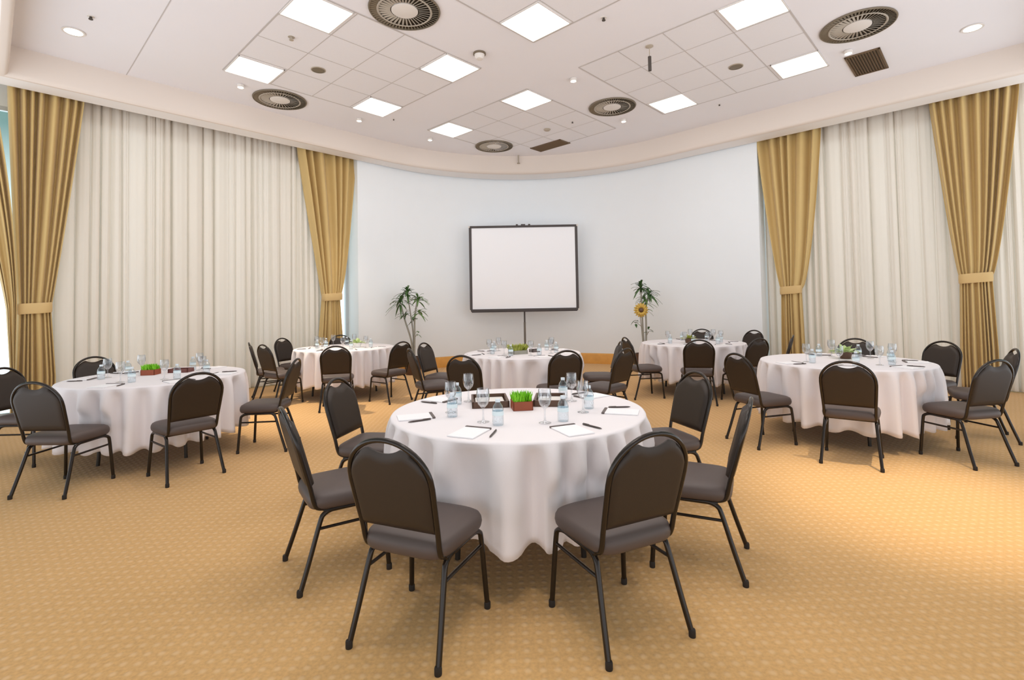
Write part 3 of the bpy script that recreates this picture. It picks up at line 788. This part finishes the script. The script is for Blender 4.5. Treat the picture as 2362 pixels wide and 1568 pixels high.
leafy('pale leafy plant in a dark pot on the right table', rx+.15, ry+.18, 'pale_leaf', 26, .16)
bx_, by_ = TABLES['B'][:2]
leafy('pale leafy plant on the back left table right of its front chair', bx_+.22, by_-.05, 'pale_leaf', 22, .15, 'paper')
dx_, dy_ = TABLES['D'][:2]
leafy('dark leafy plant on the back right table left of its front chair', dx_-.09, dy_-.10, 'olive_leaf', 20, .13, 'tray')

# ------------------------------------------------------------------ projection screen
t = thing('projection_screen', 'white projection screen with dark border on a tripod before the back wall', 'projection screen', (.277, 11.38, 0), 0)
W2, Z0, Z1 = 1.235, 1.275, 3.195
b = B(); box(b, (0, 0, (Z0+Z1)/2), (2*W2-.02, .004, Z1-Z0-.02)); link('screen_surface', b, 'screen', t, smooth=False)
b = B()
for s in (-1, 1):
    b = B(); box(b, (s*(W2-.03), -.003, (Z0+Z1)/2), (.06, .008, Z1-Z0-.02), bevel=.001); link('side_border', b, 'black', t, smooth=False)
b = B(); box(b, (0, 0, Z1-.015), (2*W2-.03, .06, .05), bevel=.012); link('top_bar', b, 'black', t, angle=30)
for x in (-.14, .0, .14): 
    b = B(); box(b, (x, 0, Z1+.02), (.10 if x == 0 else .05, .03, .035), bevel=.006); link('hanger', b, 'black', t, angle=30)
b = B(); box(b, (0, 0, Z0), (2*W2-.04, .07, .075), bevel=.02); link('case', b, 'black', t, angle=30)
for s in (-1, 1):
    for z in (Z0, Z1-.01):
        b = B(); box(b, (s*(W2-.005), 0, z), (.035, .075, .05), bevel=.008); link('end_cap', b, 'plastic', t, angle=30)
b = B(); tube(b, [(0, .06, .25), (0, .06, 3.17)], .018); link('pole', b, 'black', t)
b = B(); tube(b, [(0, .06, .55), (0, .06, 1.0)], .024); link('pole_sleeve', b, 'steel', t)
for i in range(3):
    a = PI/2+i*2*PI/3; b = B(); tube(b, [(0, .06, .52), (.55*math.cos(a), .06+.40*math.sin(a), .012)], .012); link('leg', b, 'black', t)

# ------------------------------------------------------------------ dracaena plants
def dracaena(label, x, y, stems, crowns, dark, flower=None, seed=1):
    rnd = random.Random(seed)
    t = thing('potted_dracaena', label, 'potted plant', (x, y, 0), 0, 'potted plants by the back wall')
    b = B(); lathe(b, [(.0001, 0), (.14, 0), (.15, .01), (.19, .32), (.20, .36), (.18, .36), (.175, .33), (.0001, .33)], 28); link('pot', b, 'pot', t)
    b = B(); disc(b, .174, .325, .335, 24); link('soil', b, 'soil', t)
    for path, r in stems:
        b = B(); p = smooth_path(path, 6); tube(b, p, [r*(1-.35*i/len(p)) for i in range(len(p))], 9); link('cane', b, 'trunk', t)
    for ci, (cx_, cy_, cz_, n, L) in enumerate(crowns):
        g = B()
        for i in range(n):
            a = 2.4*i+rnd.uniform(-.3, .3); el = rnd.uniform(-.35, 1.25); ln = L*rnd.uniform(.7, 1.15); w = .022*rnd.uniform(.8, 1.2)
            d = Vector((math.cos(a)*math.cos(el), math.sin(a)*math.cos(el), math.sin(el))); sd = Vector((-math.sin(a), math.cos(a), 0))
            p = Vector((cx_, cy_, cz_+rnd.uniform(-.06, .05))); rows = []
            for k in range(7):
                q = k/6; c = p+d*ln*q+Vector((0, 0, -.55*ln*q*q)); ww = w*max(.06, math.sin(PI*(q*.86+.12)))
                rows.append((c-sd*ww, c+Vector((0, 0, -.006)), c+sd*ww))
            rings(g, rows, close=False)
        link('leaf_crown', g, dark[ci % len(dark)], t)
    if flower:
        fx, fy, fz, fr = flower
        p = B()
        for ring, (n, r0, r1, w) in enumerate(((16, .25, 1.0, .20), (13, .2, .78, .18))):
            for i in range(n):
                a = 2*PI*i/n+ring*.2; d = Vector((math.cos(a), 0, math.sin(a))); s = Vector((-math.sin(a), 0, math.cos(a)))
                c = Vector((fx, fy-.02*ring, fz)); rows = []
                for k in range(6):
                    q = k/5; rr = lerp(r0, r1, q)*fr; ww = w*fr*max(.04, math.sin(PI*(q*.8+.18)))
                    cc = c+d*rr+Vector((0, -.05*math.sin(q*PI*.8), 0)); rows.append((cc-s*ww, cc+Vector((0, -.012, 0)), cc+s*ww))
                rings(p, rows, close=False)
        o = link('sunflower_petals', p, 'yellow', t)
        h = B(); rings(h, [[(fx+r*fr*math.cos(2*PI*i/20), fy-y_, fz+r*fr*math.sin(2*PI*i/20)) for i in range(20)] for r, y_ in ((.32, .03), (.30, .06), (.2, .075), (.01, .08))], True)
        link('sunflower_disc', h, 'tray', o)
    return t
dracaena('slim green potted plant with two pale canes left of the screen', -2.08, 10.45,
         [([(.0, 0, .33), (-.03, 0, .7), (-.17, .02, 1.15), (-.24, .02, 1.45)], .022), ([(.03, 0, .33), (.04, 0, .8), (.05, 0, 1.2), (.10, 0, 1.5)], .022), ([(.02, .02, .33), (.0, .03, .9), (-.08, .03, 1.5), (-.10, .03, 1.68)], .016), ([(.04, 0, .75), (.10, -.02, .84)], .008)],
         [(-.25, 0, 1.50, 26, .30), (-.10, .02, 1.70, 24, .28), (.12, 0, 1.55, 28, .30), (.14, 0, 1.28, 14, .22), (-.16, .02, 1.22, 14, .20), (.02, 0, 1.12, 8, .16), (.12, -.02, .86, 5, .10)], ['leaf2', 'leaf2', 'leaf', 'leaf'], None, 3)
dracaena('potted plant with a yellow sunflower right of the screen', 2.70, 10.35,
         [([(.0, 0, .33), (-.02, 0, .8), (-.03, 0, 1.3), (-.04, 0, 1.62)], .022), ([(.03, 0, .33), (.05, 0, .9), (.05, 0, 1.3), (.10, 0, 1.5)], .020), ([(-.02, -.03, .33), (-.06, -.07, .8), (-.10, -.10, 1.15)], .012), ([(-.04, -.02, .9), (-.16, -.02, 1.0)], .007), ([(.04, 0, .7), (.09, -.02, .80)], .008)],
         [(-.04, 0, 1.72, 30, .26), (.12, 0, 1.56, 30, .28), (.04, 0, 1.42, 16, .22), (-.17, -.02, 1.00, 6, .11), (.09, -.02, .84, 6, .11), (.06, 0, 1.22, 7, .14)], ['leaf2', 'leaf2', 'leaf'], (-.09, -.12, 1.25, .155), 4)

# ------------------------------------------------------------------ sky outside the windows and added fill
w = bpy.data.worlds.new('daylight_and_fill'); SC.world = w; w.use_nodes = True
nt = w.node_tree; bg = nt.nodes['Background']
tc = nt.nodes.new('ShaderNodeTexCoord'); sx = nt.nodes.new('ShaderNodeSeparateXYZ'); nt.links.new(tc.outputs['Generated'], sx.inputs[0])
rp = nt.nodes.new('ShaderNodeValToRGB'); rp.color_ramp.elements[0].position = .06; rp.color_ramp.elements[0].color = (.95, 1.0, 1.06, 1)
rp.color_ramp.elements[1].position = .26; rp.color_ramp.elements[1].color = (.13, .21, .20, 1)
mr = nt.nodes.new('ShaderNodeMapRange'); mr.inputs[1].default_value = -.1; mr.inputs[2].default_value = -.45; mr.interpolation_type = 'SMOOTHSTEP'
nt.links.new(sx.outputs['Y'], mr.inputs[0])       # pale fill added behind the camera to brighten ceiling, walls and cloths
mw = nt.nodes.new('ShaderNodeMix'); mw.data_type = 'RGBA'; rq = nt.nodes.new('ShaderNodeValToRGB'); rq.color_ramp.elements[0].position = .0; rq.color_ramp.elements[0].color = (.97, 1.0, 1.04, 1)
rq.color_ramp.elements[1].position = .30; rq.color_ramp.elements[1].color = (.27, .28, .29, 1)
nt.links.new(sx.outputs['Z'], rq.inputs[0]); nt.links.new(rq.outputs[0], mw.inputs[7])
nt.links.new(mr.outputs[0], mw.inputs[0]); nt.links.new(rp.outputs[0], mw.inputs[6])
nt.links.new(sx.outputs['Z'], rp.inputs[0]); nt.links.new(mw.outputs[2], bg.inputs['Color']); bg.inputs['Strength'].default_value = 1.75

# ------------------------------------------------------------------ camera
cam = bpy.data.cameras.new('camera'); co = bpy.data.objects.new('camera', cam); COL.objects.link(co)
F, CX, CY, H, PITCH, ROLL = 1157.574, 1180.86, 665.02, 1.42085, .0309168, -.0176173
cam.sensor_fit = 'HORIZONTAL'; cam.sensor_width = 36; cam.lens = 36*F/2362
cam.shift_x = -(CX-1181)/2362; cam.shift_y = (CY-784)/2362
f = Vector((0, math.cos(PITCH), math.sin(PITCH))); u_ = Vector((0, -math.sin(PITCH), math.cos(PITCH))); r0 = Vector((1, 0, 0))
X = r0*math.cos(ROLL)+u_*math.sin(ROLL); Y = -r0*math.sin(ROLL)+u_*math.cos(ROLL)
co.matrix_world = Matrix(((X.x, Y.x, -f.x, 0), (X.y, Y.y, -f.y, 0), (X.z, Y.z, -f.z, H), (0, 0, 0, 1)))
cam.clip_start = .05; SC.camera = co

vs = SC.view_settings
vs.view_transform = 'Standard'; vs.look = 'None'; vs.gamma = 1; vs.use_curve_mapping = False; vs.exposure = 0.13
